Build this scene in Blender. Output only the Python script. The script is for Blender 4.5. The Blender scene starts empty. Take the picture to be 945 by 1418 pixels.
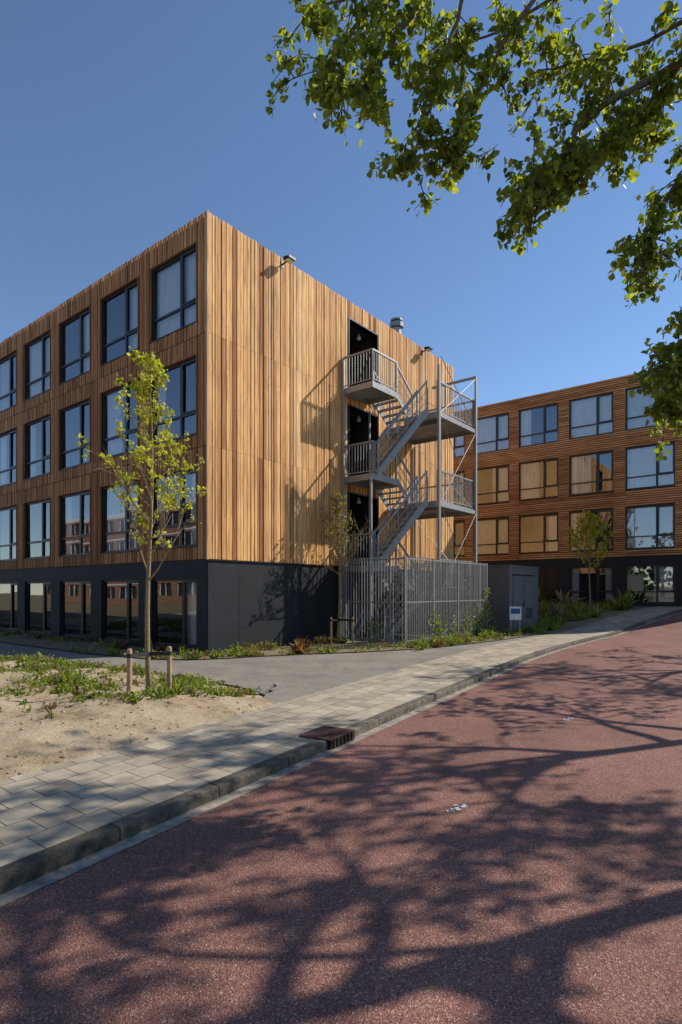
import bpy, math, random
from mathutils import Vector, Matrix, noise
random.seed(11)
R=random.uniform
ANG=math.atan2(.782,.623)
C=Vector((-3.51,15.26,0))
FM=Matrix.Translation(C)@Matrix.Rotation(ANG,4,'Z')
scene=bpy.context.scene

# ------------------------------------------------------------ helpers
def L2W(x,y,z=0): return FM@Vector((x,y,z))
class MB:
    def __init__(s): s.v=[];s.f=[];s.m=[];s.t=[];s.uv=None
    def face(s,pts,mat=0,tint=None):
        b=len(s.v); s.v+= [tuple(p) for p in pts]; s.f.append(tuple(range(b,b+len(pts)))); s.m.append(mat); s.t.append(random.random() if tint is None else tint)
    def box(s,x0,x1,y0,y1,z0,z1,mat=0,tint=None):
        t=random.random() if tint is None else tint
        b=len(s.v)
        s.v+=[(x0,y0,z0),(x1,y0,z0),(x1,y1,z0),(x0,y1,z0),(x0,y0,z1),(x1,y0,z1),(x1,y1,z1),(x0,y1,z1)]
        for q in ((3,2,1,0),(4,5,6,7),(0,1,5,4),(1,2,6,5),(2,3,7,6),(3,0,4,7)):
            s.f.append(tuple(b+i for i in q)); s.m.append(mat); s.t.append(t)
    def beam(s,p0,p1,w,h=None,mat=0,tint=None):
        h=h or w; p0=Vector(p0);p1=Vector(p1);d=(p1-p0)
        if d.length<1e-5:return
        d.normalize(); up=Vector((0,0,1)) if abs(d.z)<.95 else Vector((1,0,0))
        a=d.cross(up).normalized(); c=a.cross(d).normalized()
        t=random.random() if tint is None else tint; b=len(s.v)
        for p in (p0,p1):
            for i,j in ((-1,-1),(1,-1),(1,1),(-1,1)): s.v.append(tuple(p+a*(i*w/2)+c*(j*h/2)))
        for q in ((0,1,2,3),(7,6,5,4),(0,4,5,1),(1,5,6,2),(2,6,7,3),(3,7,4,0)):
            s.f.append(tuple(b+i for i in q)); s.m.append(mat); s.t.append(t)
    def tube(s,pts,rad,n=6,mat=0,tint=None):
        t=random.random() if tint is None else tint
        b=len(s.v); pts=[Vector(p) for p in pts]
        for i,p in enumerate(pts):
            d=(pts[min(i+1,len(pts)-1)]-pts[max(i-1,0)])
            if d.length<1e-6: d=Vector((0,0,1))
            d.normalize(); up=Vector((0,0,1)) if abs(d.z)<.9 else Vector((1,0,0))
            a=d.cross(up).normalized(); c=a.cross(d)
            for k in range(n):
                q=2*math.pi*k/n; s.v.append(tuple(p+(a*math.cos(q)+c*math.sin(q))*rad[i]))
        for i in range(len(pts)-1):
            for k in range(n):
                s.f.append((b+i*n+k,b+i*n+(k+1)%n,b+(i+1)*n+(k+1)%n,b+(i+1)*n+k)); s.m.append(mat); s.t.append(t)
        s.f.append(tuple(b+(len(pts)-1)*n+k for k in range(n))); s.m.append(mat); s.t.append(t)
        s.f.append(tuple(b+k for k in reversed(range(n)))); s.m.append(mat); s.t.append(t)
    def leaf(s,p,a,size,mat=0,tint=None,w=1.0):
        t=random.random() if tint is None else tint
        a=a.normalized(); r=Vector((R(-1,1),R(-1,1),R(-1,1))); b=a.cross(r)
        if b.length<1e-3: return
        b.normalize(); n=a.cross(b); k=len(s.v)
        for (u,v,h) in ((0,0,0),(.28,.4*w,.08),(.62,.32*w,.06),(1,0,-.05),(.62,-.32*w,.06),(.28,-.4*w,.08)):
            s.v.append(tuple(p+(a*u+b*v+n*h)*size))
        s.f.append((k,k+1,k+2,k+3)); s.f.append((k,k+3,k+4,k+5)); s.m+=[mat,mat]; s.t+=[t,t]
    def build(s,name,mats,parent=None,matrix=None,smooth=False,origin=None):
        me=bpy.data.meshes.new(name)
        vs=s.v
        if origin is not None: vs=[(v[0]-origin[0],v[1]-origin[1],v[2]-origin[2]) for v in s.v]
        me.from_pydata(vs,[],s.f)
        for m in mats: me.materials.append(m)
        me.polygons.foreach_set('material_index',s.m)
        if smooth: me.polygons.foreach_set('use_smooth',[True]*len(s.f))
        at=me.attributes.new('tint','FLOAT','FACE'); at.data.foreach_set('value',s.t)
        if s.uv:
            u=me.uv_layers.new(name='UVMap'); fl=[]
            for poly in me.polygons:
                for vi in poly.vertices: fl+=list(s.uv[vi])
            u.data.foreach_set('uv',fl)
        me.update()
        o=bpy.data.objects.new(name,me); scene.collection.objects.link(o)
        if parent: o.parent=parent
        if matrix is not None: o.matrix_world=matrix
        return o
def empty(name,matrix):
    e=bpy.data.objects.new(name,None); scene.collection.objects.link(e); e.matrix_world=matrix; e.empty_display_size=.3; return e

# ------------------------------------------------------------ materials
def newmat(name):
    m=bpy.data.materials.new(name); m.use_nodes=True; nt=m.node_tree; b=nt.nodes['Principled BSDF']; return m,nt,b
def N(nt,t,**k):
    n=nt.nodes.new(t)
    for a,v in k.items(): setattr(n,a,v)
    return n
def ramp(nt,stops):
    r=nt.nodes.new('ShaderNodeValToRGB'); e=r.color_ramp.elements
    while len(e)<len(stops): e.new(.5)
    for i,(p,c) in enumerate(stops): e[i].position=p; e[i].color=(*c,1)
    return r
def coords(nt,scale=(1,1,1),kind='Object'):
    tc=nt.nodes.new('ShaderNodeTexCoord'); mp=nt.nodes.new('ShaderNodeMapping'); mp.inputs['Scale'].default_value=scale
    nt.links.new(tc.outputs[kind],mp.inputs['Vector']); return mp.outputs['Vector']
def bump(nt,b,h,strength=.3,dist=.01):
    n=nt.nodes.new('ShaderNodeBump'); n.inputs['Strength'].default_value=strength; n.inputs['Distance'].default_value=dist
    nt.links.new(h,n.inputs['Height']); nt.links.new(n.outputs['Normal'],b.inputs['Normal'])
def mixc(nt,blend,fac,a,b):
    n=nt.nodes.new('ShaderNodeMix'); n.data_type='RGBA'; n.blend_type=blend
    n.inputs[0].default_value=fac
    for s,i in ((a,6),(b,7)):
        if isinstance(s,tuple): n.inputs[i].default_value=(*s,1)
        else: nt.links.new(s,n.inputs[i])
    return n.outputs[2]

def wood(name,scale,stops):
    m,nt,b=newmat(name); L=nt.links
    at=N(nt,'ShaderNodeAttribute',attribute_name='tint')
    r=ramp(nt,stops); L.new(at.outputs['Fac'],r.inputs[0])
    v=coords(nt,scale); n=N(nt,'ShaderNodeTexNoise'); n.inputs['Scale'].default_value=1; n.inputs['Detail'].default_value=5; L.new(v,n.inputs['Vector'])
    r2=ramp(nt,[(.3,(.55,.48,.42)),(.5,(.97,.95,.93)),(.75,(1.22,1.2,1.15))]); L.new(n.outputs['Fac'],r2.inputs[0])
    c=mixc(nt,'MULTIPLY',1.0,r.outputs[0],r2.outputs[0])
    v3=coords(nt,(.35,.35,.35)); n3=N(nt,'ShaderNodeTexNoise'); n3.inputs['Scale'].default_value=1; n3.inputs['Detail'].default_value=3; L.new(v3,n3.inputs['Vector'])
    r3=ramp(nt,[(.35,(.84,.79,.74)),(.65,(1.1,1.08,1.05))]); L.new(n3.outputs['Fac'],r3.inputs[0])
    c=mixc(nt,'MULTIPLY',1.0,c,r3.outputs[0])
    v4=coords(nt,(9,9,2.2) if scale[2]<scale[1] else (9,2.2,9)); vo=N(nt,'ShaderNodeTexVoronoi'); vo.inputs['Scale'].default_value=1; L.new(v4,vo.inputs['Vector'])
    r4=ramp(nt,[(.05,(.45,.4,.36)),(.13,(1,1,1))]); L.new(vo.outputs['Distance'],r4.inputs[0])
    c=mixc(nt,'MULTIPLY',.8,c,r4.outputs[0])
    L.new(c,b.inputs['Base Color']); b.inputs['Roughness'].default_value=.75; b.inputs['Specular IOR Level'].default_value=.3
    bump(nt,b,n.outputs['Fac'],.3,.006); return m
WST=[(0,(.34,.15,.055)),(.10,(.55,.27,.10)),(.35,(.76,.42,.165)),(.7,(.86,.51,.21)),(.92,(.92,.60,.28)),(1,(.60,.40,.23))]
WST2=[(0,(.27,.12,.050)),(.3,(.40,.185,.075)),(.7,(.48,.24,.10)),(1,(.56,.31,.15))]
WST3=[(0,(.40,.19,.075)),(.3,(.52,.26,.105)),(.7,(.60,.32,.14)),(1,(.66,.39,.19))]
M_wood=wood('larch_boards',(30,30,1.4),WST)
M_woodL=wood('larch_boards_shaded',(30,30,1.4),WST2)  # left-facade boards: the shaded side's darker, redder tone put into the colour
M_woodH=wood('larch_slats_horizontal',(30,1.4,30),WST3)
def plain(name,col,rough=.6,metal=0,var=.15,sc=8,bmp=.1,spec=.5):
    m,nt,b=newmat(name); L=nt.links
    n=N(nt,'ShaderNodeTexNoise'); n.inputs['Scale'].default_value=sc; n.inputs['Detail'].default_value=6; L.new(coords(nt),n.inputs['Vector'])
    lo=tuple(c*(1-var) for c in col); hi=tuple(c*(1+var) for c in col)
    r=ramp(nt,[(.3,lo),(.7,hi)]); L.new(n.outputs['Fac'],r.inputs[0])
    at=N(nt,'ShaderNodeAttribute',attribute_name='tint'); r2=ramp(nt,[(0,(.88,.88,.88)),(1,(1.1,1.1,1.1))]); L.new(at.outputs['Fac'],r2.inputs[0])
    L.new(mixc(nt,'MULTIPLY',1.0,r.outputs[0],r2.outputs[0]),b.inputs['Base Color'])
    b.inputs['Roughness'].default_value=rough; b.inputs['Metallic'].default_value=metal; b.inputs['Specular IOR Level'].default_value=spec
    if bmp: bump(nt,b,n.outputs['Fac'],bmp,.01)
    return m
M_back=plain('board_gap_dark',(.07,.036,.02),.9)
M_anth=plain('anthracite_panel',(.022,.025,.029),.6,0,.15,3,.03,.25)
M_frame=plain('window_frame_anthracite',(.014,.014,.016),.4)
M_dark=plain('interior_dark',(.035,.033,.03),.9)
M_galv=plain('galvanised_steel',(.33,.33,.32),.5,.5,.2,14,.05)
M_curt=plain('curtain_fabric',(.76,.76,.75),.9,0,.06,3,0)
M_seam=plain('panel_joint',(.006,.006,.007),.8)
M_white=plain('white_paint',(.75,.75,.74),.5)
M_blue=plain('blue_paint',(.03,.10,.40),.5)
M_stake=plain('stake_timber',(.42,.27,.15),.8,0,.25,12,.3)
M_strap=plain('rubber_strap',(.02,.02,.02),.7)
M_rust=plain('rusty_iron',(.16,.075,.05),.75,.3,.3,30,.4)
M_brick=plain('brick_wall',(.30,.15,.09),.85,0,.25,2,.1)
def glass(name,refl):
    m,nt,b=newmat(name); L=nt.links; nt.nodes.remove(b)
    out=nt.nodes['Material Output']
    tr=N(nt,'ShaderNodeBsdfTransparent'); tr.inputs[0].default_value=(.80,.85,.86,1)
    gl=N(nt,'ShaderNodeBsdfGlossy'); gl.inputs['Roughness'].default_value=.01; gl.inputs[0].default_value=(.95,.97,1,1)
    lw=N(nt,'ShaderNodeFresnel'); lw.inputs[0].default_value=1.55
    mr=N(nt,'ShaderNodeMapRange'); mr.inputs[1].default_value=0; mr.inputs[2].default_value=1; mr.inputs[3].default_value=refl; mr.inputs[4].default_value=1
    L.new(lw.outputs[0],mr.inputs[0])
    n=N(nt,'ShaderNodeTexNoise'); n.inputs['Scale'].default_value=.8; L.new(coords(nt),n.inputs['Vector'])
    bp=N(nt,'ShaderNodeBump'); bp.inputs['Strength'].default_value=.08; bp.inputs['Distance'].default_value=.02; L.new(n.outputs[0],bp.inputs['Height']); L.new(bp.outputs[0],gl.inputs['Normal'])
    mx=N(nt,'ShaderNodeMixShader'); L.new(mr.outputs[0],mx.inputs[0]); L.new(tr.outputs[0],mx.inputs[1]); L.new(gl.outputs[0],mx.inputs[2]); L.new(mx.outputs[0],out.inputs[0]); return m
M_glass=glass('window_glass',.15)
def leafm(name,c0,c1,trans=.4,tm=(1.9,1.9,.7)):
    m,nt,b=newmat(name); L=nt.links
    at=N(nt,'ShaderNodeAttribute',attribute_name='tint'); r=ramp(nt,[(0,c0),(1,c1)]); L.new(at.outputs['Fac'],r.inputs[0])
    L.new(r.outputs[0],b.inputs['Base Color']); b.inputs['Roughness'].default_value=.5; b.inputs['Specular IOR Level'].default_value=.35
    t=N(nt,'ShaderNodeBsdfTranslucent'); c2=mixc(nt,'MULTIPLY',1.0,r.outputs[0],tm); L.new(c2,t.inputs[0])
    mx=N(nt,'ShaderNodeMixShader'); mx.inputs[0].default_value=trans
    L.new(b.outputs[0],mx.inputs[1]); L.new(t.outputs[0],mx.inputs[2]); L.new(mx.outputs[0],nt.nodes['Material Output'].inputs[0]); return m
M_leaf=leafm('poplar_leaf',(.07,.11,.02),(.30,.34,.06),.5,(2.1,2.0,.6))
M_leafY=leafm('young_leaf',(.28,.30,.03),(.56,.54,.08),.4)
M_leafR=leafm('budding_leaf',(.20,.13,.04),(.34,.32,.08),.3)
M_weed=leafm('weed_leaf',(.08,.12,.02),(.32,.36,.07),.3)
M_weedR=leafm('shrub_leaf_red',(.12,.04,.02),(.30,.16,.07),.3)
M_dry=leafm('dry_stalk',(.22,.15,.07),(.42,.33,.18),.2,(1,1,1))
M_bark=plain('bark',(.16,.13,.10),.9,0,.35,25,.5)
M_barkY=plain('young_bark',(.27,.20,.10),.8,0,.25,25,.3)

def aggregate(name,c0,c1,spk,scale=120,patch=.6):
    m,nt,b=newmat(name); L=nt.links; v=coords(nt)
    vo=N(nt,'ShaderNodeTexVoronoi'); vo.inputs['Scale'].default_value=scale; L.new(v,vo.inputs['Vector'])
    r=ramp(nt,[(0,c0),(.6,c1),(.88,c1),(.97,spk)]) 
    sp=N(nt,'ShaderNodeSeparateColor'); L.new(vo.outputs['Color'],sp.inputs[0]); L.new(sp.outputs[0],r.inputs[0])
    n=N(nt,'ShaderNodeTexNoise'); n.inputs['Scale'].default_value=patch; n.inputs['Detail'].default_value=7; n.inputs['Roughness'].default_value=.65; L.new(v,n.inputs['Vector'])
    r2=ramp(nt,[(.3,(.72,.72,.73)),(.7,(1.2,1.18,1.16))]); L.new(n.outputs['Fac'],r2.inputs[0])
    c=mixc(nt,'MULTIPLY',1.0,r.outputs[0],r2.outputs[0])
    # dark stains
    n3=N(nt,'ShaderNodeTexNoise'); n3.inputs['Scale'].default_value=3.1; n3.inputs['Detail'].default_value=4; L.new(v,n3.inputs['Vector'])
    r3=ramp(nt,[(.28,(.7,.7,.7)),(.42,(1,1,1))]); L.new(n3.outputs['Fac'],r3.inputs[0])
    L.new(mixc(nt,'MULTIPLY',.7,c,r3.outputs[0]),b.inputs['Base Color']); b.inputs['Roughness'].default_value=.85; b.inputs['Specular IOR Level'].default_value=.3
    bump(nt,b,vo.outputs['Distance'],.8,.005); return m
M_road=aggregate('red_asphalt',(.115,.046,.034),(.285,.132,.100),(.46,.33,.27),150)
M_path=aggregate('grey_asphalt',(.14,.12,.095),(.29,.26,.215),(.42,.38,.33),110,.9)
def tiles():
    m,nt,b=newmat('concrete_pavers'); L=nt.links
    v=coords(nt,(1,1,1),'UV')
    br=N(nt,'ShaderNodeTexBrick'); br.offset=.5; br.inputs['Scale'].default_value=1; br.inputs['Brick Width'].default_value=.30; br.inputs['Row Height'].default_value=.30
    br.inputs['Mortar Size'].default_value=.006; br.inputs['Mortar Smooth'].default_value=.4; br.inputs['Bias'].default_value=0
    br.inputs['Color1'].default_value=(.33,.28,.21,1); br.inputs['Color2'].default_value=(.50,.43,.33,1); br.inputs['Mortar'].default_value=(.13,.105,.075,1)
    n0=N(nt,'ShaderNodeTexNoise'); n0.inputs['Scale'].default_value=1.2; L.new(v,n0.inputs['Vector'])
    va=N(nt,'ShaderNodeVectorMath',operation='SCALE'); va.inputs['Scale'].default_value=.04; L.new(n0.outputs['Color'],va.inputs[0])
    vb=N(nt,'ShaderNodeVectorMath',operation='ADD'); L.new(v,vb.inputs[0]); L.new(va.outputs[0],vb.inputs[1])
    L.new(vb.outputs[0],br.inputs['Vector'])
    n=N(nt,'ShaderNodeTexNoise'); n.inputs['Scale'].default_value=2.2; n.inputs['Detail'].default_value=9; n.inputs['Roughness'].default_value=.75; L.new(v,n.inputs['Vector'])
    r2=ramp(nt,[(.3,(.58,.55,.51)),(.7,(1.2,1.18,1.13))]); L.new(n.outputs['Fac'],r2.inputs[0])
    L.new(mixc(nt,'MULTIPLY',1.0,br.outputs['Color'],r2.outputs[0]),b.inputs['Base Color']); b.inputs['Roughness'].default_value=.85
    inv=N(nt,'ShaderNodeMath',operation='SUBTRACT'); inv.inputs[0].default_value=1; L.new(br.outputs['Fac'],inv.inputs[1])
    ad=N(nt,'ShaderNodeMath',operation='MULTIPLY_ADD'); n2=N(nt,'ShaderNodeTexNoise'); n2.inputs['Scale'].default_value=60; L.new(v,n2.inputs['Vector'])
    L.new(n2.outputs['Fac'],ad.inputs[0]); ad.inputs[1].default_value=.3; L.new(inv.outputs[0],ad.inputs[2]); bump(nt,b,ad.outputs[0],.8,.012); return m
M_tile=tiles()
def kerbm():
    m,nt,b=newmat('kerb_concrete'); L=nt.links; v=coords(nt,(1,1,1),'UV')
    br=N(nt,'ShaderNodeTexBrick'); br.offset=0; br.inputs['Scale'].default_value=1; br.inputs['Brick Width'].default_value=1.0; br.inputs['Row Height'].default_value=5; br.inputs['Mortar Size'].default_value=.010
    br.inputs['Color1'].default_value=(.10,.085,.065,1); br.inputs['Color2'].default_value=(.20,.17,.135,1); br.inputs['Mortar'].default_value=(.02,.02,.015,1); L.new(v,br.inputs['Vector'])
    n=N(nt,'ShaderNodeTexNoise'); n.inputs['Scale'].default_value=7; n.inputs['Detail'].default_value=9; n.inputs['Roughness'].default_value=.8; L.new(coords(nt),n.inputs['Vector'])
    r2=ramp(nt,[(.38,(.3,.3,.27)),(.62,(1.3,1.27,1.2))]); L.new(n.outputs['Fac'],r2.inputs[0])
    L.new(mixc(nt,'MULTIPLY',1.0,br.outputs['Color'],r2.outputs[0]),b.inputs['Base Color']); b.inputs['Roughness'].default_value=.9; bump(nt,b,n.outputs['Fac'],1,.035); return m
M_kerb=kerbm()
def soil(name,c0,c1,c2,sc,bs=1,bd=.03):
    m,nt,b=newmat(name); L=nt.links; v=coords(nt)
    n=N(nt,'ShaderNodeTexNoise'); n.inputs['Scale'].default_value=sc; n.inputs['Detail'].default_value=10; n.inputs['Roughness'].default_value=.7; L.new(v,n.inputs['Vector'])
    r=ramp(nt,[(.3,c0),(.5,c1),(.7,c2)]); L.new(n.outputs['Fac'],r.inputs[0])
    n2=N(nt,'ShaderNodeTexNoise'); n2.inputs['Scale'].default_value=28; n2.inputs['Detail'].default_value=9; n2.inputs['Roughness'].default_value=.8; L.new(v,n2.inputs['Vector'])
    r2=ramp(nt,[(.32,(.6,.57,.54)),(.68,(1.22,1.22,1.22))]); L.new(n2.outputs['Fac'],r2.inputs[0])
    L.new(mixc(nt,'MULTIPLY',1.0,r.outputs[0],r2.outputs[0]),b.inputs['Base Color']); b.inputs['Roughness'].default_value=.95; b.inputs['Specular IOR Level'].default_value=.2; bump(nt,b,n2.outputs['Fac'],bs,bd); return m
M_sand=soil('sandy_soil',(.32,.22,.13),(.56,.43,.285),(.66,.53,.37),1.6,.9,.04)
M_ground=soil('ground_soil',(.16,.12,.07),(.28,.22,.14),(.20,.20,.08),.7)

# ------------------------------------------------------------ terrain
KP=[(-700,-104),(-60,-16.0),(-20,-10.3),(-8.36,-8.65),(-4.9,-8.17),(-2.8,-7.86),(-.39,-7.53),(4.94,-6.8),(9.7,-6.5),(15,-6.6),(19,-7.5),(24,-9.2),(40,-15.6),(120,-50),(700,-300)]
def yk(s):
    for i in range(len(KP)-1):
        if s<=KP[i+1][0] or i==len(KP)-2:
            x0,y0=KP[i];x1,y1=KP[i+1]; break
    def sl(j):
        if j<=0: return (KP[1][1]-KP[0][1])/(KP[1][0]-KP[0][0])
        if j>=len(KP)-1: return (KP[-1][1]-KP[-2][1])/(KP[-1][0]-KP[-2][0])
        a=(KP[j][1]-KP[j-1][1])/(KP[j][0]-KP[j-1][0]); b=(KP[j+1][1]-KP[j][1])/(KP[j+1][0]-KP[j][0]); return (a+b)/2
    t=max(0,min(1,(s-x0)/(x1-x0))); h=x1-x0
    return (2*t**3-3*t*t+1)*y0+(t**3-2*t*t+t)*h*sl(i)+(-2*t**3+3*t*t)*y1+(t**3-t*t)*h*sl(i+1)
def hh(s):
    t=max(0,min(1,(s-13.5)/9)); return .9*t*t*(3-2*t)
ST=[-700,-300,-120,-60,-40,-30,-25,-20,-16]+[-14+.4*i for i in range(135)]+[42,46,50,60,80,120,200,400,700]
def loft(name,prof,mat,smooth=False):
    mb=MB(); mb.uv=[]
    acc=0;prev=None;n=len(prof)
    lat=[0]
    for i in range(1,n): lat.append(lat[-1]+math.hypot(prof[i][0]-prof[i-1][0],prof[i][1]-prof[i-1][1]))
    for s in ST:
        k=yk(s); 
        if prev: acc+=math.hypot(s-prev[0],k-prev[1])
        prev=(s,k)
        for i,(w,z) in enumerate(prof): mb.v.append((s,k+w,z+hh(s))); mb.uv.append((acc,lat[i]))
    for j in range(len(ST)-1):
        for i in range(n-1):
            mb.f.append((j*n+i,(j+1)*n+i,(j+1)*n+i+1,j*n+i+1)); mb.m.append(0); mb.t.append(.5)
    return mb.build(name,[mat],matrix=FM,smooth=smooth)
loft('ground',[(-700,-.02),(-60,-.02),(-6.62,-.02),(-6.5,-.2),(-6.3,-.2),(.07,-.2),(.1,-.02),(2,-.02),(8,-.02),(60,-.02),(700,-.02)],M_ground)
loft('road',[(-6.3,-.10),(-3,-.10),(0,-.10)],M_road)
loft('gutter',[(-.13,-.095),(0.0,-.095)],plain('gutter_concrete',(.30,.25,.20),.85,0,.4,9,.3))
k1=loft('kerb',[(0,-.16),(.0,-.02),(.006,-.006),(.02,.0),(.14,.0),(.152,-.06)],M_kerb)
k2=loft('kerb',[(-6.45,-.06),(-6.44,0),(-6.31,.0),(-6.3,-.012),(-6.3,-.16)],M_kerb)
loft('sidewalk',[(.15,-.004),(1.78,-.004)],M_tile)
inner=[(s,yk(s)+1.775) for s in [-3.9+.5*i for i in range(35)]]
outer=[(12.9,-4.5),(9,-4.35),(6.5,-4.15),(4.5,-3.8),(2.8,-3.0),(1.5,-2.2),(.4,-1.6),(-.5,-1.25),(-1.2,-.8),(-1.55,-.2),(-1.75,.5),(-2.0,2.5),(-2.2,40)]
left=[(-3.9,40),(-3.75,2.5),(-3.3,.4),(-3.05,-1.5),(-3.0,-3.2),(-3.1,-4.8),(-3.35,-5.6)]
mb=MB(); poly=inner+outer+left
mb.face([(x,y,-.008) for x,y in poly],0)
mb.build('path',[M_path],matrix=FM)
mb=MB()
for chain in (outer,left):
    for a,b in zip(chain[:-1],chain[1:]):
        n=max(1,int(math.dist(a,b)/1.0))
        for i in range(n):
            p=Vector((a[0]+(b[0]-a[0])*i/n,a[1]+(b[1]-a[1])*i/n,0)); q=Vector((a[0]+(b[0]-a[0])*(i+1)/n,a[1]+(b[1]-a[1])*(i+1)/n,0))
            d=(q-p).normalized()*.004
            mb.beam(p+d,q-d,.055,.03,0)
mb.build('path_edging',[M_kerb],matrix=FM)
def lerpl(P,x):
    if x<=P[0][0]: return P[0][1]
    for (a,b),(c,d) in zip(P[:-1],P[1:]):
        if x<=c: return b+(d-b)*(x-a)/(c-a)
    return P[-1][1]
PE=[(-6.2,-3.75),(-5.6,-3.4),(-4.8,-3.15),(-3.2,-3.03),(-1.5,-3.08),(.4,-3.33),(2.5,-3.78),(40,-3.93)]
def bed_h(s,v):
    e=min(v-(yk(s)+1.78), (lerpl(PE,v)-s))
    e=max(0,min(1,e/.9))
    n=noise.noise(Vector((s*.7,v*.7,1)))*.5+.5; n2=noise.noise(Vector((s*3,v*3,5))); n3=noise.noise(Vector((s*9,v*9,3)))
    return -.004+e*(.05+.14*n)+ (.15+.85*e)*(.03*n2+.022*n3+.01)
mb=MB(); ns=170; nv=300
for j in range(nv+1):
    t=j/nv
    for i in range(ns+1):
        a=i/ns
        v=-7.0+ (t**1.3)*26
        s1=lerpl(PE,v); s=s1-a**1.2*11
        vmin=yk(s)+1.78+.03*noise.noise(Vector((s*4,0,2)))
        if v<vmin: v2=vmin; z=-.03
        else: v2=v; z=bed_h(s,v)
        mb.v.append((s,v2,z))
for j in range(nv):
    for i in range(ns):
        b=j*(ns+1)+i; mb.f.append((b+1,b,b+ns+1,b+ns+2)); mb.m.append(0); mb.t.append(.5)
mb.build('soil_bed',[M_sand],matrix=FM,smooth=True)
mb=MB()
def stone(c,r,mat=0):
    b=len(mb.v); t=random.random()
    for (x,y,z) in ((1,0,0),(0,1,0),(-1,0,0),(0,-1,0),(0,0,1),(0,0,-1),(.7,.7,.4),(-.7,.6,.5),(-.6,-.7,.4),(.7,-.6,.5)):
        k=r*R(.7,1.2); mb.v.append((c[0]+x*k,c[1]+y*k,c[2]+z*k*.6))
    for q in ((0,6,4),(6,1,4),(1,7,4),(7,2,4),(2,8,4),(8,3,4),(3,9,4),(9,0,4),(0,1,6),(1,2,7),(2,3,8),(3,0,9),(1,0,5),(2,1,5),(3,2,5),(0,3,5)):
        mb.f.append(tuple(b+i for i in q)); mb.m.append(mat); mb.t.append(t)
for i in range(2200):
    v=R(-6.8,6); s=lerpl(PE,v)-R(.05,7)
    if v<yk(s)+1.75: continue
    r=random.choice([.01,.012,.015,.02,.03]); stone((s,v,bed_h(s,v)+.003),r*R(.7,1.3))
for i in range(18):
    stone((-3.1+R(-.4,.5),-5.2+R(-.3,.3),.02),R(.03,.06),1)
mb.build('soil_clods',[M_sand,plain('stone_grey',(.2,.18,.15),.9)],matrix=FM)
mb=MB()
for (s,v) in ((-5.53,-10.07),(-1.63,-9.75),(2.83,-9.35),(7.5,-9.2)):
    for i in range(16):
        a=s+R(-.13,.13);b=v+R(-.04,.04);r=R(.006,.022)
        mb.face([(a+r*math.cos(q*1.047)*R(.6,1.3),b+r*math.sin(q*1.047)*R(.6,1.3),-.096) for q in range(6)])
mb.build('road_marking',[M_white],matrix=FM)
mb=MB(); ks=yk(-4.6); 
e=empty('storm_drain',FM@Matrix.Translation((-4.6,ks+.12,0))@Matrix.Rotation(.14,4,'Z'))
mb.box(-.27,.27,-.16,.26,-.12,.0,1); mb.box(-.27,.27,-.16,-.13,.002,.016,0); mb.box(-.27,.27,.23,.26,.002,.016,0)
mb.box(-.27,-.24,-.13,.23,.002,.016,0); mb.box(.24,.27,-.13,.23,.002,.016,0); mb.box(-.24,.24,.02,.06,.002,.018,0)
for i in range(8):
    x=-.21+i*.06; mb.box(x-.014,x+.014,-.13,.02,.002,.014,0)
mb.box(-.22,.22,.07,.22,.003,.014,0)
for i in range(6): x=-.2+i*.08; mb.box(x-.008,x+.008,-.175,-.16,-.09,.01,0)
mb.build('grate',[M_rust,M_seam],parent=e)
# leaf litter, twigs and grit on road / pavement
mb=MB()
for i in range(900):
    s=R(-12,14)
    if random.random()<.6: w_=-abs(random.gauss(0,.12)); z=-.088
    elif random.random()<.5: w_=R(.2,1.7); z=.002
    else: w_=-R(.2,5); z=-.094
    a=R(0,6.28); p=Vector((s,yk(s)+w_,z+hh(s))); b=Vector((math.cos(a),math.sin(a),R(-.0,.25)))
    k=len(mb.v); sz=R(.008,.03); c2=Vector((-b.y,b.x,R(0,.2)))
    for q in (Vector((0,0,0)),b*.5+c2*.3,b,b*.5-c2*.3): mb.v.append(tuple(p+q*sz))
    mb.f.append((k,k+1,k+2,k+3)); mb.m.append(0 if random.random()<.8 else 1); mb.t.append(random.random())
mb.build('leaf_litter',[M_dry,M_weed],matrix=FM)

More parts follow.
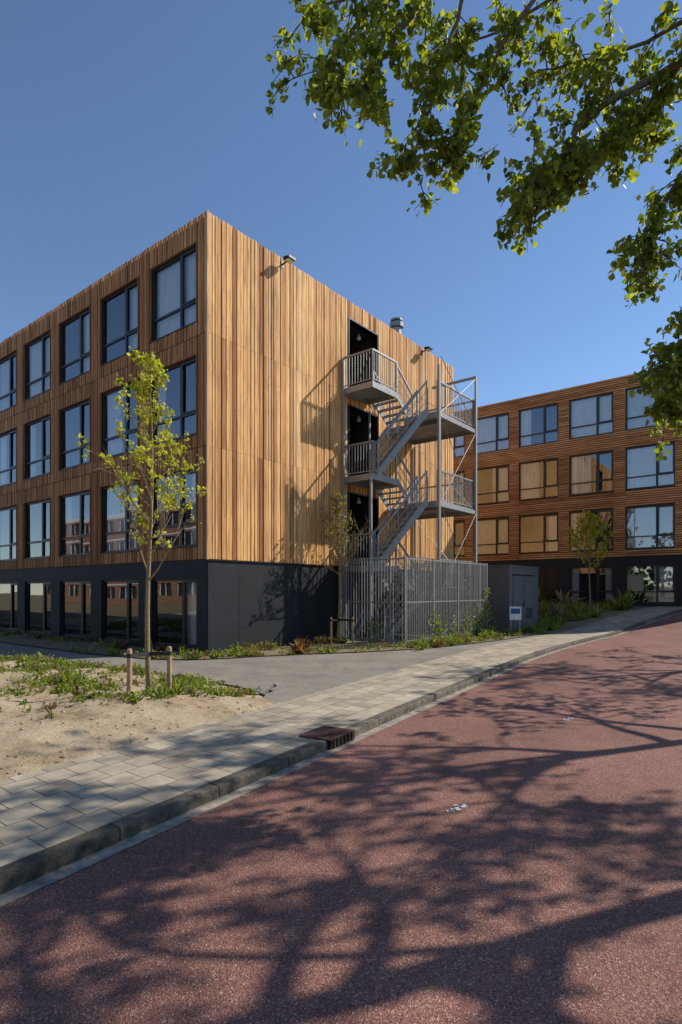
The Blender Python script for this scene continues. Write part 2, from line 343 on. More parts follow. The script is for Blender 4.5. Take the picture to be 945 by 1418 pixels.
# ------------------------------------------------------------ windows
def window(F,G,K,X,y0,y1,z0,z1,curt=.6,fr=.36,trans=.29,door=False):
    w=y1-y0; ym=y0+w*fr; zt=z0+(z1-z0)*trans; t=.06
    xa,xb=X+.03,X+.11
    F.box(xa,xb,y0,y1,z0,z0+t); F.box(xa,xb,y0,y1,z1-t,z1); F.box(xa,xb,y0,y0+t,z0+t,z1-t); F.box(xa,xb,y1-t,y1,z0+t,z1-t)
    F.box(xa,xb,ym-.045,ym+.045,z0+t,z1-t)
    if not door:
        F.box(xa+.003,xb,y0+t,ym-.045,zt-.03,zt+.03); F.box(xa+.003,xb,ym+.045,y1-t,zt-.03,zt+.03)
    sx=xa-.012; zb=z0+t if door else zt+.03; q=.045
    F.box(sx,xa+.03,y0+t,y0+t+q,zb,z1-t); F.box(sx,xa+.03,ym-.045-q,ym-.045,zb,z1-t); F.box(sx,xa+.03,y0+t+q,ym-.045-q,zb,zb+q); F.box(sx,xa+.03,y0+t+q,ym-.045-q,z1-t-q,z1-t)
    F.box(X-.05,xa,y0-.0,y1,z0-.025,z0-.001)
    g=X+.07
    for (a,b,c,d) in ((y0+t,ym-.045,z0+t,z1-t),(ym+.045,y1-t,z0+t,z1-t)):
        j=R(-.006,.006); k=R(-.006,.006)
        G.face([(g+j+k,b,c),(g+j-k,a,c),(g-j-k,a,d),(g-j+k,b,d)])
    if curt>0:
        ranges=[]
        rr=random.random()
        if rr<curt*.4: ranges=[(y0+.05,y1-.05)]
        elif rr<curt: 
            ranges=[(y0+.05,y0+w*R(.2,.5))] if random.random()<.5 else [(y1-w*R(.2,.55),y1-.05)]
            if random.random()<.4: ranges=[(y0+.05,y0+w*.2),(y1-w*.2,y1-.05)]
        for a,b in ranges:
            n=max(4,int((b-a)/.035)); b0=len(K.v); ph=R(0,6); tt=random.random()
            for i in range(n+1):
                y=a+(b-a)*i/n; dx=.028*math.sin(i*1.15+ph)+.012*math.sin(i*.37+ph)
                K.v.append((X+.19+dx,y,z0+.02)); K.v.append((X+.19+dx*.6,y,z1-.02))
            for i in range(n):
                K.f.append((b0+2*i,b0+2*i+1,b0+2*i+3,b0+2*i+2)); K.m.append(0); K.t.append(tt)

# ------------------------------------------------------------ building 1
B1=empty('wood_clad_building',FM)
LEN=36.8; WID=13.7; TOP=11.62
wins=[(.42+2.77*k,.42+2.77*k+2.12) for k in range(13)]
rows=[(2.85,4.95),(5.85,7.95),(8.85,10.95)]
W=MB(); F=MB(); G=MB(); K=MB(); Bk=MB(); D=MB(); P=MB()
def win_at(y,m=.0):
    for a,b in wins:
        if a-m<y<b+m: return True
    return False
piers=[(0,wins[0][0])]+[(wins[i][1],wins[i+1][0]) for i in range(12)]+[(wins[-1][1],LEN)]
for a,b in piers:
    Bk.box(0,.2,a,b,2.47,11.5); D.box(.2,1.2,a+.05,b-.05,0,11.4)
    P.box(-.012,.2,a,b,0,2.47)
for a,b in wins:
    for z0,z1 in ((2.47,2.85),(4.95,5.85),(7.95,8.85),(10.95,11.5)): Bk.box(0,.2,a,b,z0,z1)
    P.box(-.012,.2,a,b,1.98,2.47); P.box(-.012,.2,a,b,0,.09)
    for z0,z1 in rows: window(F,G,K,0,a,b,z0,z1,.95)
    window(F,G,K,.02,a,b,.09,1.98,.2,.33,.3,True)
for z in (2.55,5.4,8.4): D.box(.2,1.2,0.1,LEN-.1,z-.1,z+.1)
y=-.0
while y<LEN:
    w=R(.085,.105); dpt=R(.025,.045); yc=y+w/2
    if win_at(yc,.05):
        iv=((2.49,2.82),(4.98,5.46),(5.475,5.82),(7.98,8.445),(8.46,8.82),(10.98,TOP))
    else: iv=((2.49,5.46),(5.475,8.445),(8.46,TOP))
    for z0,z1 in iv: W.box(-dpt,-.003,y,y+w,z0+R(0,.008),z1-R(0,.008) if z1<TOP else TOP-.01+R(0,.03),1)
    y+=w+R(.026,.036)
for a,b in wins:
    for z0,z1 in rows:
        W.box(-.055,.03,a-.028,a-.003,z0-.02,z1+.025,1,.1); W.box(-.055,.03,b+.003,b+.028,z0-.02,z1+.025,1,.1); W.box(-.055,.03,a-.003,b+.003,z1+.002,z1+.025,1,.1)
OX0,OX1=6.03,7.72
ops=((2.47,5.0),(5.47,8.0),(8.47,11.0))
Bk.box(.2,OX0,0,.2,2.47,11.5); Bk.box(OX1,WID,0,.2,2.47,11.5)
for z0,z1 in ((5.0,5.47),(8.0,8.47),(11.0,11.5)): Bk.box(OX0,OX1,0,.2,z0,z1)
x=.004
while x<WID-.05:
    w=R(.055,.125); dpt=R(.020,.055); xc=x+w/2; tt=random.random()
    if OX0-.04<xc<OX1+.04: iv=((5.02,5.46),(8.02,8.44),(11.02,TOP))
    else: iv=((2.49,5.466),(5.470,8.447),(8.451,TOP))
    for z0,z1 in iv: W.box(x,x+w,-dpt,-.003,z0+R(0,.0015),z1-R(0,.0015) if z1<TOP else TOP-.01+R(0,.02),0,max(0,min(1,tt+R(-.15,.15))))
    x+=w+R(.016,.036)
W.box(-.055,-.001,-.055,-.001,2.47,TOP+.01,0,1.0)
for z0,z1 in ops:
    F.box(OX0-.05,OX0,-.06,.25,z0,z1+.05); F.box(OX1,OX1+.05,-.06,.25,z0,z1+.05); F.box(OX0,OX1,-.06,.25,z1,z1+.05)
    D.box(OX0-.1,OX1+.1,.02,2.55,z0-.12,z0-.005); D.box(OX0-.1,OX1+.1,.2,2.55,z1+.05,z1+.15)
    F.box(OX0+.35,OX0+1.35,2.45,2.5,z0,z0+2.1); F.box(OX0+.3,OX0+.35,2.42,2.5,z0,z0+2.15); 
D.box(OX0-.25,OX0-.05,.2,2.6,0,11.4); D.box(OX1+.05,OX1+.25,.2,2.6,0,11.4)
D.box(1.2,WID-.2,2.6,LEN-.2,0,11.4); D.box(1.2,OX0-.25,.2,2.6,0,11.4); D.box(OX1+.25,WID-.2,.2,2.6,0,11.4)
seams=[0,1.06,3.6,6.0,8.6,11.2,WID]
P.box(0,WID,.0,.02,0,2.47,1)
for a,b in zip(seams[:-1],seams[1:]):
    P.box(a+.006,b-.006,-.018,-.001,0.02,2.452,0)
P.box(-.06,WID,-.06,-.019,2.455,2.475,0)
W.box(WID-.2,WID,.2,LEN,0,TOP-.05,0,.5); W.box(.2,WID-.2,LEN-.2,LEN,0,TOP-.05,0,.5)
Bk.box(.03,WID-.02,.03,LEN-.02,11.5,11.56,0)
W.build('cladding',[M_wood,M_woodL],parent=B1); Bk.build('backing_wall',[M_back],parent=B1); F.build('window_frames',[M_frame],parent=B1)
G.build('window_glass',[M_glass],parent=B1); K.build('curtains',[M_curt],parent=B1,smooth=True); D.build('interior',[M_dark],parent=B1); P.build('plinth_panels',[M_anth,M_seam],parent=B1)
mb=MB(); vx,vy=10.6,1.0
mb.tube([(vx,vy,11.5),(vx,vy,12.55)],[.2,.2],16); mb.tube([(vx,vy,12.55),(vx,vy,12.6),(vx,vy,12.78),(vx,vy,12.83)],[.2,.29,.29,.2],16); mb.tube([(vx,vy,12.86),(vx,vy,12.93),(vx,vy,13.0)],[.26,.26,.1],16)
mb.tube([(vx+.6,vy+.4,11.5),(vx+.6,vy+.4,12.3)],[.09,.09],12)
mb.build('roof_vent',[M_galv],parent=B1)
for lx in (2.75,10.9):
    e=empty('floodlight',FM@Matrix.Translation((lx,-.05,11.42)))
    m=MB(); m.box(-.05,.05,-.02,.0,-.12,.08,0); m.beam((0,-.01,0),(0,-.28,.05),.035,.035,0); m.beam((-.16,-.28,.06),(.16,-.28,.06),.03,.03,0)
    for a in (0,1):
        m.beam((-.15,-.24-.12*a,.06),(.15,-.24-.12*a,.06),.12,.09-.03*a,0)
    m.beam((-.13,-.30,.0),(.13,-.30,.0),.16,.012,1)
    m.build('housing',[M_frame,M_white],parent=e)
for z0,z1 in ops:
    e=empty('bulkhead_lamp',FM@Matrix.Translation((7.3,.5,z1-.1))); m=MB()
    m.tube([(0,0,.15),(0,0,.02),(0,0,-.03),(0,0,-.06)],[.04,.08,.08,.04],12); m.build('shade',[M_white],parent=e)

# ------------------------------------------------------------ fire escape
S=MB()
def rail(p0,p1,h=1.05,sp=.115):
    p0=Vector(p0);p1=Vector(p1); n=max(1,int((p1-p0).length/sp)); up=Vector((0,0,1))
    S.beam(p0+up*h,p1+up*h,.055,.055); S.beam(p0+up*.1,p1+up*.1,.03,.03)
    for i in range(n+1):
        q=p0+(p1-p0)*i/n; w=.05 if i in (0,n) else .018
        S.beam(q+up*(0 if i in (0,n) else .1),q+up*h,w,w)
def deck(x0,x1,y0,y1,z):
    S.box(x0,x1,y0,y0+.05,z-.18,z+.02); S.box(x0,x1,y1-.05,y1,z-.18,z+.02); S.box(x0,x0+.05,y0+.05,y1-.05,z-.18,z+.02); S.box(x1-.05,x1,y0+.05,y1-.05,z-.18,z+.02)
    x=x0+.06
    while x<x1-.06:
        S.box(x,x+.014,y0+.05,y1-.05,z-.035,z+.0); x+=.034
    y=y0+.12
    while y<y1-.1:
        S.box(x0+.05,x1-.05,y,y+.01,z-.033,z-.002); y+=.1
def flight(a,b,w,n,rails=(1,1)):
    a=Vector(a);b=Vector(b); d=b-a; hd=Vector((d.x,d.y,0)).normalized(); sd=Vector((-hd.y,hd.x,0))
    for k in (-1,1):
        S.beam(a+sd*k*w/2,b+sd*k*w/2,.02,.20)
        if rails[(k+1)//2]: rail(a+sd*k*w/2,b+sd*k*w/2,1.0,.5)
        for hz in (.35,.67): 
            if rails[(k+1)//2]: S.beam(a+sd*k*w/2+Vector((0,0,hz)),b+sd*k*w/2+Vector((0,0,hz)),.02,.02)
    for i in range(1,n):
        c=a+d*i/n
        S.beam(c-sd*(w/2-.02),c+sd*(w/2-.02),.19,.02)
        S.beam(c-sd*(w/2-.02)+hd*.09,c+sd*(w/2-.02)+hd*.09,.015,.05)
ZA=[8.47,5.47,2.47]; ZB=[7.65,4.65,1.65]
for i in range(3):
    a=ZA[i];b=ZB[i]
    deck(5.65,7.1,-1.3,-.07,a)
    rail((5.67,-.09,a),(5.67,-1.28,a))
    if i==0: rail((5.67,-1.28,a),(7.1,-1.28,a))
    else: rail((5.67,-1.28,a),(5.8,-1.28,a))
    flight((7.1,-.78,a),(8.2,-.78,b),.96,5,(1,1))
    deck(8.2,10.2,-2.7,-.07,b); deck(7.45,8.195,-2.7,-1.36,b)
    rail((7.47,-2.67,b),(10.18,-2.67,b)); rail((10.18,-2.67,b),(10.18,-.1,b))
    nz=ZA[i+1] if i<2 else 0
    if i<2: flight((7.47,-2.08,b),(6.15,-1.0,nz),.95,11)
    else: flight((7.47,-2.08,b),(6.35,-1.15,0),.95,9)
S.box(7.4,7.5,-2.78,-2.71,0,9.2); S.box(10.17,10.27,-2.78,-2.71,0,9.62); S.box(5.58,5.645,-.15,-.07,0,9.5)
S.box(10.21,10.29,-.15,-.07,0,7.4); S.box(7.12,7.19,-.12,-.07,0,8.2); S.box(5.58,5.645,-1.3,-1.24,0,5.4)
S.beam((10.24,-2.7,9.58),(10.24,-.9,9.58),.08,.08)
for z0,z1 in ((.1,1.5),(1.6,4.5),(4.6,7.5),(7.6,9.5)):
    S.tube([(7.5,-2.76,z0),(10.2,-2.76,z1)],[.012,.012],5); S.tube([(7.5,-2.77,z1),(10.2,-2.77,z0)],[.012,.012],5)
    S.tube([(10.24,-2.7,z0),(10.24,-.1,z1)],[.012,.012],5)
for z in ZB: S.beam((7.5,-2.735,z-.1),(10.17,-2.735,z-.1),.05,.14)
FE=empty('fire_escape_staircase',FM); S.build('steelwork',[M_galv],parent=FE)
S=MB()
def fence(p0,p1,z1=2.68):
    p0=Vector(p0);p1=Vector(p1); n=max(1,int((p1-p0).length/.105))
    for z in (.14,1.3,z1-.06): S.beam(p0+Vector((0,0,z)),p1+Vector((0,0,z)),.03,.04)
    for i in range(n+1):
        q=p0+(p1-p0)*i/n; w=.026 if i%16 else .06; S.beam(q+Vector((0,0,.04)),q+Vector((0,0,z1)),w,w)
fence((5.45,-.08,0),(5.0,-.7,0));fence((5.0,-.7,0),(5.0,-2.95,0)); fence((5.0,-2.95,0),(10.7,-2.95,0)); fence((10.7,-2.95,0),(10.7,-.1,0))
S.build('steel_bar_fence',[plain('weathered_galvanised_bars',(.26,.26,.25),.55,.4,.2,14,.05)],matrix=FM)

# ------------------------------------------------------------ utility box
U=empty('utility_container',FM@Matrix.Translation((12.3,-3.18,0)))
m=MB(); m.box(0,3.2,0,2.7,.03,2.6,0); m.box(-.04,3.24,-.04,2.74,2.6,2.68,0); m.box(-.03,3.23,-.03,2.73,-.1,.03,1)
for y in (.9,1.8): m.box(-.004,-.0,y-.008,y+.008,.05,2.58,1)
m.box(.35,1.45,-.03,-.0,.08,2.25,0,.9); m.box(1.5,2.6,-.03,-.0,.08,2.25,0,.9); m.box(.3,2.65,-.015,0,2.26,2.32,1)
m.box(1.38,1.42,-.06,-.03,1.0,1.2,1); 
for i in range(9): m.box(1.7,2.4,-.045,-.03,.5+.05*i,.525+.05*i,1)
m.build('body',[plain('container_grey',(.11,.115,.12),.5,0,.12,3,.03),M_seam],parent=U)
G3=empty('small_sign',FM@Matrix.Translation((11.5,-3.75,0))@Matrix.Rotation(.42,4,'Z'))
m=MB()
m.box(0,.03,-.17,-.14,0,1.0,0); m.box(0,.03,.14,.17,0,1.0,0); m.box(-.02,-.001,-.21,.21,.55,1.05,1); m.box(-.024,-.021,-.17,.17,.78,.98,2)
m.build('board',[M_galv,M_white,M_blue],parent=G3)

# ------------------------------------------------------------ building 2
BX=22.2; B0=.9
B2=empty('slatted_apartment_block',FM)
W=MB(); F=MB(); G=MB(); K=MB(); Bk=MB(); D=MB(); P=MB()
wins=[(-y-2.2,-y) for y in [5.22+2.77*k for k in range(-6,2)]]
wins.sort()
YA,YB=wins[0][0]-.6,wins[-1][1]+.6
ps=[(YA,wins[0][0])]+[(wins[i][1],wins[i+1][0]) for i in range(len(wins)-1)]+[(wins[-1][1],YB)]
for a,b in ps:
    Bk.box(BX,BX+.2,a,b,B0+2.47,B0+11.5); D.box(BX+.2,BX+1.2,a+.05,b-.05,B0,B0+11.4); P.box(BX-.012,BX+.2,a,b,B0-.4,B0+2.47)
for a,b in wins:
    for z0,z1 in ((2.47,2.85),(4.95,5.85),(7.95,8.85),(10.95,11.5)): Bk.box(BX,BX+.2,a,b,B0+z0,B0+z1)
    P.box(BX-.012,BX+.2,a,b,B0+2.02,B0+2.47); P.box(BX-.012,BX+.2,a,b,B0-.4,B0+.15)
    for z0,z1 in rows:
        window(F,G,K,BX,a,b,B0+z0,B0+z1,1.0)
        W.box(BX-.055,BX+.03,a-.028,a-.003,B0+z0-.02,B0+z1+.025,0,.1); W.box(BX-.055,BX+.03,b+.003,b+.028,B0+z0-.02,B0+z1+.025,0,.1)
    window(F,G,K,BX+.02,a,b,B0+.15,B0+2.02,.4)
for z in (2.55,5.4,8.4): D.box(BX+.2,BX+1.2,YA+.1,YB-.1,B0+z-.1,B0+z+.1)
D.box(BX+1.2,BX+12,YA+.1,YB-.1,0,B0+11.4)
z=2.5
while z<TOP-.06:
    h=.075
    inr=any(a-.02<z+h/2<b+.02 for a,b in rows)
    if inr: sp=[(a+.03 if a>YA else a,b-.03 if b<YB else b) for a,b in ps]
    else:
        sp=[];c=YA
        while c<YB: e2=min(YB,c+2.77*2); sp.append((c+.004,e2-.004)); c=e2
    for a,b in sp: W.box(BX-R(.035,.05),BX-.003,a,b,B0+z,B0+z+h)
    z+=.11
W.box(BX-.06,BX-.002,YA-.04,YB,B0+TOP-.1,B0+TOP,0,.3)
W.box(BX,BX+12,YA-.0,YA+.1,B0-.4,B0+TOP-.05,0,.5); W.box(BX,BX+12,YB-.1,YB,B0-.4,B0+TOP-.05,0,.5); W.box(BX+12,BX+12.1,YA,YB,B0-.4,B0+TOP-.05,0,.5)
Bk.box(BX+.03,BX+12,YA+.11,YB-.11,B0+11.5,B0+11.55)
W.build('slat_cladding',[M_woodH],parent=B2); Bk.build('backing_wall',[M_back],parent=B2); F.build('window_frames',[M_frame],parent=B2)
G.build('window_glass',[M_glass],parent=B2); K.build('curtains',[M_curt],parent=B2,smooth=True); D.build('interior',[M_dark],parent=B2); P.build('plinth_panels',[M_anth],parent=B2)

# ------------------------------------------------------------ building across the park (mirrored in the glass)
B3=empty('brick_apartment_block',FM@Matrix.Translation((-30,12,0)))
m=MB(); n3=17; pt=3.6; Lb=n3*pt
m.box(-12,-.3,0,Lb,0,11.2,0,.5); m.box(-12,.05,-.1,Lb+.1,11.2,11.5,2)
for f in range(4):
    z=f*2.8
    m.box(-.3,0,0,Lb,z,z+.9,0,.4); m.box(-.3,0,0,Lb,z+2.4,z+2.8,0,.6); m.box(0,.04,0,Lb,z+2.62,z+2.78,2)
    for i in range(n3):
        y=i*pt; m.box(-.3,0,y,y+.9,z+.9,z+2.4,0,.5); m.box(-.25,-.2,y+.9,y+pt,z+.9,z+2.4,1)
        for q in (y+.9,y+2.2,y+pt-.08): m.box(-.2,-.12,q,q+.08,z+.9,z+2.4,2)
m.build('walls_and_windows',[M_brick,M_frame,M_white],parent=B3)

# ------------------------------------------------------------ plants
def rv(): 
    v=Vector((random.gauss(0,1),random.gauss(0,1),random.gauss(0,1))); return v.normalized()
mb=MB()
for i in range(60):
    if i<26: q0=L2W(-48+R(-4,4),-60+i*3.0); c=Vector((q0.x,q0.y,0))
    else: c=Vector((-30+(i-26)*3.2,-38+R(-5,5),0))
    h=R(6,11); r=R(2.5,4)
    mb.tube([c,c+Vector((0,0,h*.6))],[.25,.15],5,1)
    for k in range(170):
        d=rv(); q=c+Vector((d.x*r,d.y*r,h*.6+d.z*h*.4)); mb.leaf(q,rv(),R(.6,1.2),0)
mb.build('reflection_trees',[leafm('reflection_foliage',(.03,.06,.015),(.10,.15,.03),.2),M_bark])  # unseen trees added out of view for the windows to reflect
def plant(mb,p,size,n,mat=0,kind=None):
    kind=random.random() if kind is None else kind
    for i in range(n):
        a=R(0,6.28); el=R(.3,1.5)
        d=Vector((math.cos(a)*math.cos(el),math.sin(a)*math.cos(el),math.sin(el)))
        q=Vector(p)+d*size*R(.05,.8)
        if kind<.14: mb.leaf(Vector(p)+rv()*.02,d,size*R(.6,1.3),mat,w=.16)
        elif kind<.24: mb.leaf(Vector(p)+rv()*.01,Vector((d.x,d.y,d.z*.35)),size*R(.6,1.0),mat,w=.55)
        else: mb.leaf(q,(d+rv()*.8),min(.055,size*.35)*R(.6,1.3),mat)
def scatter(name,fn,count,sz,n=14,red=.08,zf=None,dens=None,off=0,dry=.05,fr=.8):
    mb=MB()
    for i in range(count):
        s,v=fn()
        if dens and noise.noise(Vector((s*fr,v*fr,7)))+off<R(-.15,.3)*dens: continue
        z=zf(s,v) if zf else 0
        sc=R(*sz); sc*= (1.8 if random.random()<.04 else 1)
        if random.random()<dry: plant(mb,(s,v,z),sc*1.3,8,2,.1)
        else: plant(mb,(s,v,z),sc,int(n*R(.5,1.4)),1 if random.random()<red else 0)
    return mb.build(name,[M_weed,M_weedR,M_dry],matrix=FM)
def f_bed():
    v=R(-5.6,13); s=lerpl(PE,v)-abs(random.gauss(0,2.0))-.1; return s,v
def ok(fn,cond):
    def g():
        for _ in range(50):
            s,v=fn()
            if cond(s,v): return s,v
        return s,v
    return g
scatter('wild_plants',ok(f_bed,lambda s,v:v>yk(s)+2.4+max(0,-s-4.2)*.42),5200,(.05,.17),15,zf=bed_h,dens=1.1,off=.09,fr=1.1)
scatter('sand_weeds',ok(lambda:(R(-10,-3.2),R(-7.5,4)),lambda s,v:v>yk(s)+1.8 and s<lerpl(PE,v)-.1),150,(.04,.14),10,zf=bed_h)
def f_base():
    if random.random()<.45: return R(-.1,5),-abs(random.gauss(0,.35))-.1
    return -abs(random.gauss(0,.5))-.1,R(-.5,24)
scatter('wall_base_weeds',f_base,620,(.06,.30),16,red=.35,dens=1,fr=1.5)
def f_edge():
    i=random.randrange(len(outer)-2); a,b=outer[i],outer[i+1]; t=random.random()
    return a[0]+(b[0]-a[0])*t+R(-.1,.3),a[1]+(b[1]-a[1])*t+abs(random.gauss(0,.4))+.05
scatter('verge_weeds',f_edge,560,(.05,.25),16,red=.12,dens=1,fr=1.7)
def f_cage(): return R(4.0,12),R(-4.0,-3.05)
scatter('planting_strip',f_cage,420,(.06,.36),18,red=.12,dens=1,fr=1.5,off=.05)
scatter('planting_bed',ok(lambda:(R(13,22),R(-13,1)),lambda s,v: v>yk(s)+2.4 and not(s<15.8 and v>-3.5)),1900,(.10,.5),18,red=.12,zf=lambda s,v:hh(s),dens=1,off=.1)
mb=MB()
for (cx,cy,cz,r,n) in ((10.7,-2.98,.9,.35,120),(10.0,-2.98,.5,.4,160),(9.0,-2.98,.35,.35,120),(6.9,-2.98,.4,.45,150),(8.0,-3.0,.25,.3,80),(4.98,-1.8,.4,.35,80),(10.5,-3.0,1.6,.15,30)):
    for i in range(n):
        p=Vector((cx+random.gauss(0,r*.6),cy+R(-.08,.03),max(.03,cz+random.gauss(0,r*.7)))); mb.leaf(p,rv()+Vector((0,-.5,.3)),R(.05,.1))
mb.build('climbing_plants',[M_weed],matrix=FM)

# ------------------------------------------------------------ trees
def young_tree(name,pos,H,z0,rad,leafmat,nleaf,lsize,nbr=16,lean=0,seed=1,thick=1):
    random.seed(seed)
    base=Vector(pos); e=empty(name,Matrix.Translation(base)); T=MB(); Lf=MB()
    trunk=[];rr=[]
    for i in range(13):
        t=i/12; trunk.append(Vector((lean*t+.03*math.sin(t*7+seed),.03*math.cos(t*5+seed),H*.93*t))); rr.append((.038*(1-t)**.8+.006)*thick)
    T.tube(trunk,rr,8)
    tips=[]
    def br(p,d,L,r,lev):
        pts=[p];dd=d.copy()
        for k in range(6):
            dd=(dd+rv()*.12+Vector((0,0,.15 if lev==0 else .07))).normalized(); pts.append(pts[-1]+dd*L/6)
        T.tube(pts,[r*(1-i/6.5) for i in range(7)],5)
        if lev<2:
            for k in range(5 if lev==0 else 3):
                i=random.randrange(1,6); nd=(dd+rv()*.75).normalized(); br(pts[i],nd,L*R(.3,.5),r*.5,lev+1)
        for q in pts[2:] if lev==0 else pts[1:]: tips.append(q)
    for i in range(nbr):
        t=(i+.5)/nbr; z=z0+(H*.9-z0)*t; 
        k=min(11,int(z/(H*.93)*12)); f=z/(H*.93)*12-k; p=trunk[k].lerp(trunk[k+1],f)
        a=i*2.4+R(-.3,.3); out=rad*(1.15-.92*t)*R(.7,1.25)
        el=R(.45,.95); d=Vector((math.cos(a)*math.cos(el),math.sin(a)*math.cos(el),math.sin(el)))
        br(p,d,out*1.35,.014*(1.1-t*.6)*thick,0)
    cl=[random.choice(tips) for _ in range(nleaf//7)]
    for q0 in cl:
        for _ in range(7):
            q=q0+rv()*abs(random.gauss(0,.05)); d=rv()+Vector((0,0,-.2)); Lf.leaf(q,d,lsize*R(.6,1.3))
    T.build('trunk_and_branches',[M_barkY],parent=e,smooth=True); Lf.build('leaves',[leafmat],parent=e)
    return e
young_tree('young_tree',(-2.84,8.61,.06),5.4,1.65,.98,M_leafY,2700,.055,26,seed=3)
young_tree('budding_tree',(-.05,18.3,0),4.85,2.0,.95,M_leafR,1500,.06,26,seed=5,thick=1.5)
young_tree('young_tree',(12,28,hh(19.6)),4.9,1.8,1.2,M_leafY,4200,.085,22,seed=8)
def stakes(name,a,b,tr,h,z):
    e=empty(name,Matrix.Translation((a[0],a[1],z))); m=MB()
    A=Vector((0,0,0)); B=Vector((b[0]-a[0],b[1]-a[1],0)); Tt=Vector((tr[0]-a[0],tr[1]-a[1],0))
    for P0 in (A,B):
        m.tube([P0-Vector((0,0,.1)),P0+Vector((0,0,h-.02)),P0+Vector((0,0,h))],[.035,.035,.026],10,0)
    for P0 in (A,B):
        m.tube([P0+Vector((0,0,h-.13)),P0+Vector((0,0,h-.07))],[.038,.038],10,1)
        q=P0+Vector((0,-.03,h-.1)); r=Tt+Vector((0,-.04,h-.11)); m.beam(q,r,.01,.055,1)
    m.tube([Tt+Vector((0,0,h-.145)),Tt+Vector((0,0,h-.085))],[.047,.047],10,1)
    m.build('posts_and_straps',[M_stake,M_strap],parent=e)
stakes('tree_stakes',(-2.99,8.2),(-2.53,8.55),(-2.84,8.61),.80,.03)
stakes('tree_stakes',(-.30,17.6),(.36,17.6),(-.05,18.3),.85,0)
m=MB(); m.tube([(-1.9,8.6,0),(-1.9,8.6,.14)],[.012,.012],6); m.build('marker_peg',[M_stake])

def big_tree(name,base,H,limbs,az,guided=(),seed=1,leafs=.1,lowz=4.6,spread=3.4,tw=6,nl=9):
    random.seed(seed); base=Vector(base); e=empty(name,Matrix.Translation(base)); T=MB(); Lf=MB()
    tr=[];rr=[]
    for i in range(15):
        t=i/14; tr.append(base+Vector((.10*math.sin(t*6+seed),.10*math.sin(t*4.3),H*t-.1*(i==0)))); rr.append(.17*(1-t*.85)+(.06 if i==0 else 0))
    T.tube(tr,rr,12)
    def path(p,d,L,n,wob,grav):
        pts=[p];dd=d.normalized()
        for k in range(n):
            dd=(dd+rv()*wob+Vector((0,0,grav))).normalized(); pts.append(pts[-1]+dd*L/n)
        return pts,dd
    def twig(p,d,L,nl,sz):
        pts,dd=path(p,d,L,4,.3,-.12); T.tube(pts,[.006,.005,.004,.003,.002],3)
        for i in range(nl):
            t=R(.5,4); k=min(3,int(t)); q=pts[k].lerp(pts[k+1],t-k)+rv()*.05
            Lf.leaf(q,rv()*.8+Vector((0,0,-.5)),sz*R(.6,1.25))
    for i in range(limbs):
        t=i/limbs; z=lowz+(H-lowz-.3)*t; k=min(13,int(z/H*14)); p=tr[k].lerp(tr[k+1],z/H*14-k)
        a=math.radians(az[i%len(az)]+R(-12,12)); el=R(.15,.6)+t*.5
        L=spread*(1.1-.55*t)*R(.85,1.15)
        pts,dd=path(p,Vector((math.cos(a)*math.cos(el),math.sin(a)*math.cos(el),math.sin(el))),L,8,.16,.0)
        T.tube(pts,[.075*(1-j/9)*(1.1-t*.5) for j in range(9)],7)
        for b in range(9):
            j=R(2,8); k=min(7,int(j)); q=pts[k].lerp(pts[k+1],j-k)
            dirv=((pts[k+1]-pts[k]).normalized()+rv()*.9).normalized()
            p2,d2=path(q,dirv,R(.8,1.5),5,.22,-.03); T.tube(p2,[.022*(1-m_/6) for m_ in range(6)],4)
            for c in range(tw):
                jj=R(2,5); kk=min(4,int(jj)); q2=p2[kk].lerp(p2[kk+1],jj-kk); twig(q2,rv()+Vector((0,0,-.1))+ (p2[kk+1]-p2[kk]).normalized(),R(.3,.6),nl,leafs)
    for (pts,r0,dens,spr) in guided:
        pts=[Vector(p) for p in pts]
        fine=[]
        for i in range(len(pts)-1):
            p0=pts[max(i-1,0)];p1=pts[i];p2=pts[i+1];p3=pts[min(i+2,len(pts)-1)]
            for j in range(5):
                t=j/5; fine.append(.5*((2*p1)+(p2-p0)*t+(2*p0-5*p1+4*p2-p3)*t*t+(3*p1-p0-3*p2+p3)*t**3)+rv()*.02)
        fine.append(pts[-1]); n=len(fine)
        T.tube(fine,[r0*(1-.9*i/(n-1))+.003 for i in range(n)],6)
        tot=sum((fine[i+1]-fine[i]).length for i in range(n-1)); cnt=int(tot*dens)
        for c in range(cnt):
            j=R(.2,1)*(n-1); k=min(n-2,int(j)); q=fine[k].lerp(fine[k+1],j-k)
            d=(fine[k+1]-fine[k]).normalized()*.8+rv()*.9+Vector((0,0,-.15))
            L=spr*R(.4,1.3); p2,d2=path(q,d,L,4,.25,-.1); T.tube(p2,[.008,.006,.005,.004,.003],4)
            for w_ in range(4):
                jj=R(1,4); kk=min(3,int(jj)); twig(p2[kk].lerp(p2[kk+1],jj-kk),(p2[kk+1]-p2[kk]).normalized()+rv()*.8,L*R(.3,.6),8,leafs*.72)
    T.build('trunk_and_limbs',[M_bark],parent=e,smooth=True,origin=base); Lf.build('foliage',[M_leaf],parent=e,origin=base)
    print(name,'leaves',len(Lf.f)//2)
b1=(6.7,4.9)
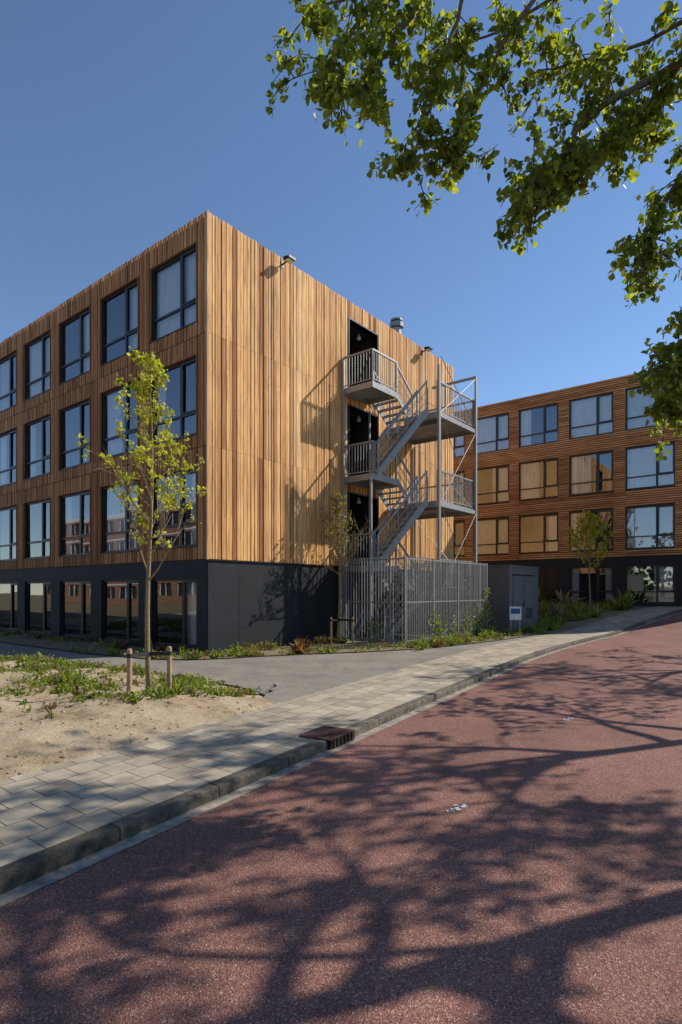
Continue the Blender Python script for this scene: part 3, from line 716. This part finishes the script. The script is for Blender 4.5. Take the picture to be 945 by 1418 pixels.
g=[([(b1[0],b1[1],5.6),(4.4,4.2,6.9),(2.6,4.6,7.25),(1.2,4.9,7.2),(0.45,5.1,6.95),(.05,5.2,6.6),(-.12,5.2,6.3)],.05,8,.40),
   ([(1.0,4.9,7.2),(.6,5.0,6.6),(.3,5.0,6.15),(.2,5,5.95)],.02,13,.30),
   ([(1.2,4.9,7.2),(.95,5.0,6.4),(.75,5.0,5.8),(.62,5.1,5.4)],.02,13,.30),
   ([(2.0,4.8,7.2),(1.4,5.1,6.4),(1.08,5.1,5.8),(1.0,5.1,5.6)],.02,13,.30),
   ([(0.45,5.1,6.95),(-.1,5.3,7.0),(-.42,5.3,6.95)],.015,10,.28),
   ([(b1[0],b1[1],5.2),(4.5,4.4,6.2),(3.2,5,6.3),(2.3,5.2,5.95),(1.95,5.2,5.5),(1.65,5.1,5.2)],.05,12,.36),
   ([(2.9,5.1,6.15),(2.4,5.4,5.7),(2.1,5.4,5.55)],.015,12,.28),
   ([(4.3,4.3,6.2),(3.3,5.2,5.7),(2.9,5.3,5.1),(2.72,5.3,4.75)],.03,12,.36),
   ([(b1[0],b1[1],4.6),(5.0,4.9,5.0),(4.0,5.4,4.8),(3.5,5.5,4.3),(3.2,5.5,3.85),(3.12,5.5,3.5)],.035,13,.34),
   ([(4.3,4.9,4.95),(3.8,5.8,4.6),(3.5,5.9,4.1),(3.32,5.9,3.5)],.02,13,.33),
   ([(4.3,4.3,6.2),(3.4,5,6.7),(2.6,5.3,6.6),(1.9,5.4,6.5)],.03,14,.42),
   ([(4.0,4.6,6.2),(3.2,5.2,6.3),(2.8,5.4,6.0),(2.5,5.4,5.8)],.03,14,.4),
   ([(2.6,4.6,7.2),(1.7,5.3,6.9),(1.0,5.6,6.9)],.02,13,.37)]
big_tree('street_tree',(b1[0],b1[1],-.02),9.6,14,[-95,-50,-10,30,75,-130,95,0,50,-70,20,68],g,seed=21,lowz=4.8)
big_tree('street_tree',(9.4,8.6,-.02),9.2,11,[100,-20,60,200,140,250,20,310,170,80],(),seed=33,spread=2.9,lowz=3.9)
big_tree('street_tree',(14.0,15.0,-.02),9.2,11,[100,-20,60,200,140,250,20,310,170,80],(),seed=35,spread=2.9,lowz=3.8)

# ------------------------------------------------------------ light, sky, camera
el=math.radians(39.7); S3=Vector((.938*math.cos(el),.346*math.cos(el),math.sin(el)))
ld=bpy.data.lights.new('sun','SUN'); ld.energy=5.0; ld.angle=math.radians(.5); ld.color=(1,.94,.83)
lo=bpy.data.objects.new('sun',ld); scene.collection.objects.link(lo); lo.rotation_euler=S3.to_track_quat('Z','Y').to_euler(); lo.location=(30,5,30)
w=bpy.data.worlds.new('World'); scene.world=w; w.use_nodes=True; nt=w.node_tree
sk=nt.nodes.new('ShaderNodeTexSky'); sk.sky_type='NISHITA'; sk.sun_disc=False; sk.sun_elevation=el; sk.sun_rotation=math.atan2(S3.x,S3.y); sk.air_density=.9; sk.dust_density=0; sk.ozone_density=4
bg=nt.nodes['Background']; bg.inputs['Strength'].default_value=.15; nt.links.new(sk.outputs[0],bg.inputs[0])
cd=bpy.data.cameras.new('camera'); co=bpy.data.objects.new('camera',cd); scene.collection.objects.link(co)
co.location=(0,0,1.65); co.rotation_euler=(math.pi/2,0,0); cd.sensor_width=36; cd.lens=20.4; cd.shift_y=.0769; cd.clip_end=3000; cd.clip_start=.05
scene.camera=co
scene.view_settings.view_transform='Standard'; scene.view_settings.look='None'; scene.view_settings.exposure=0
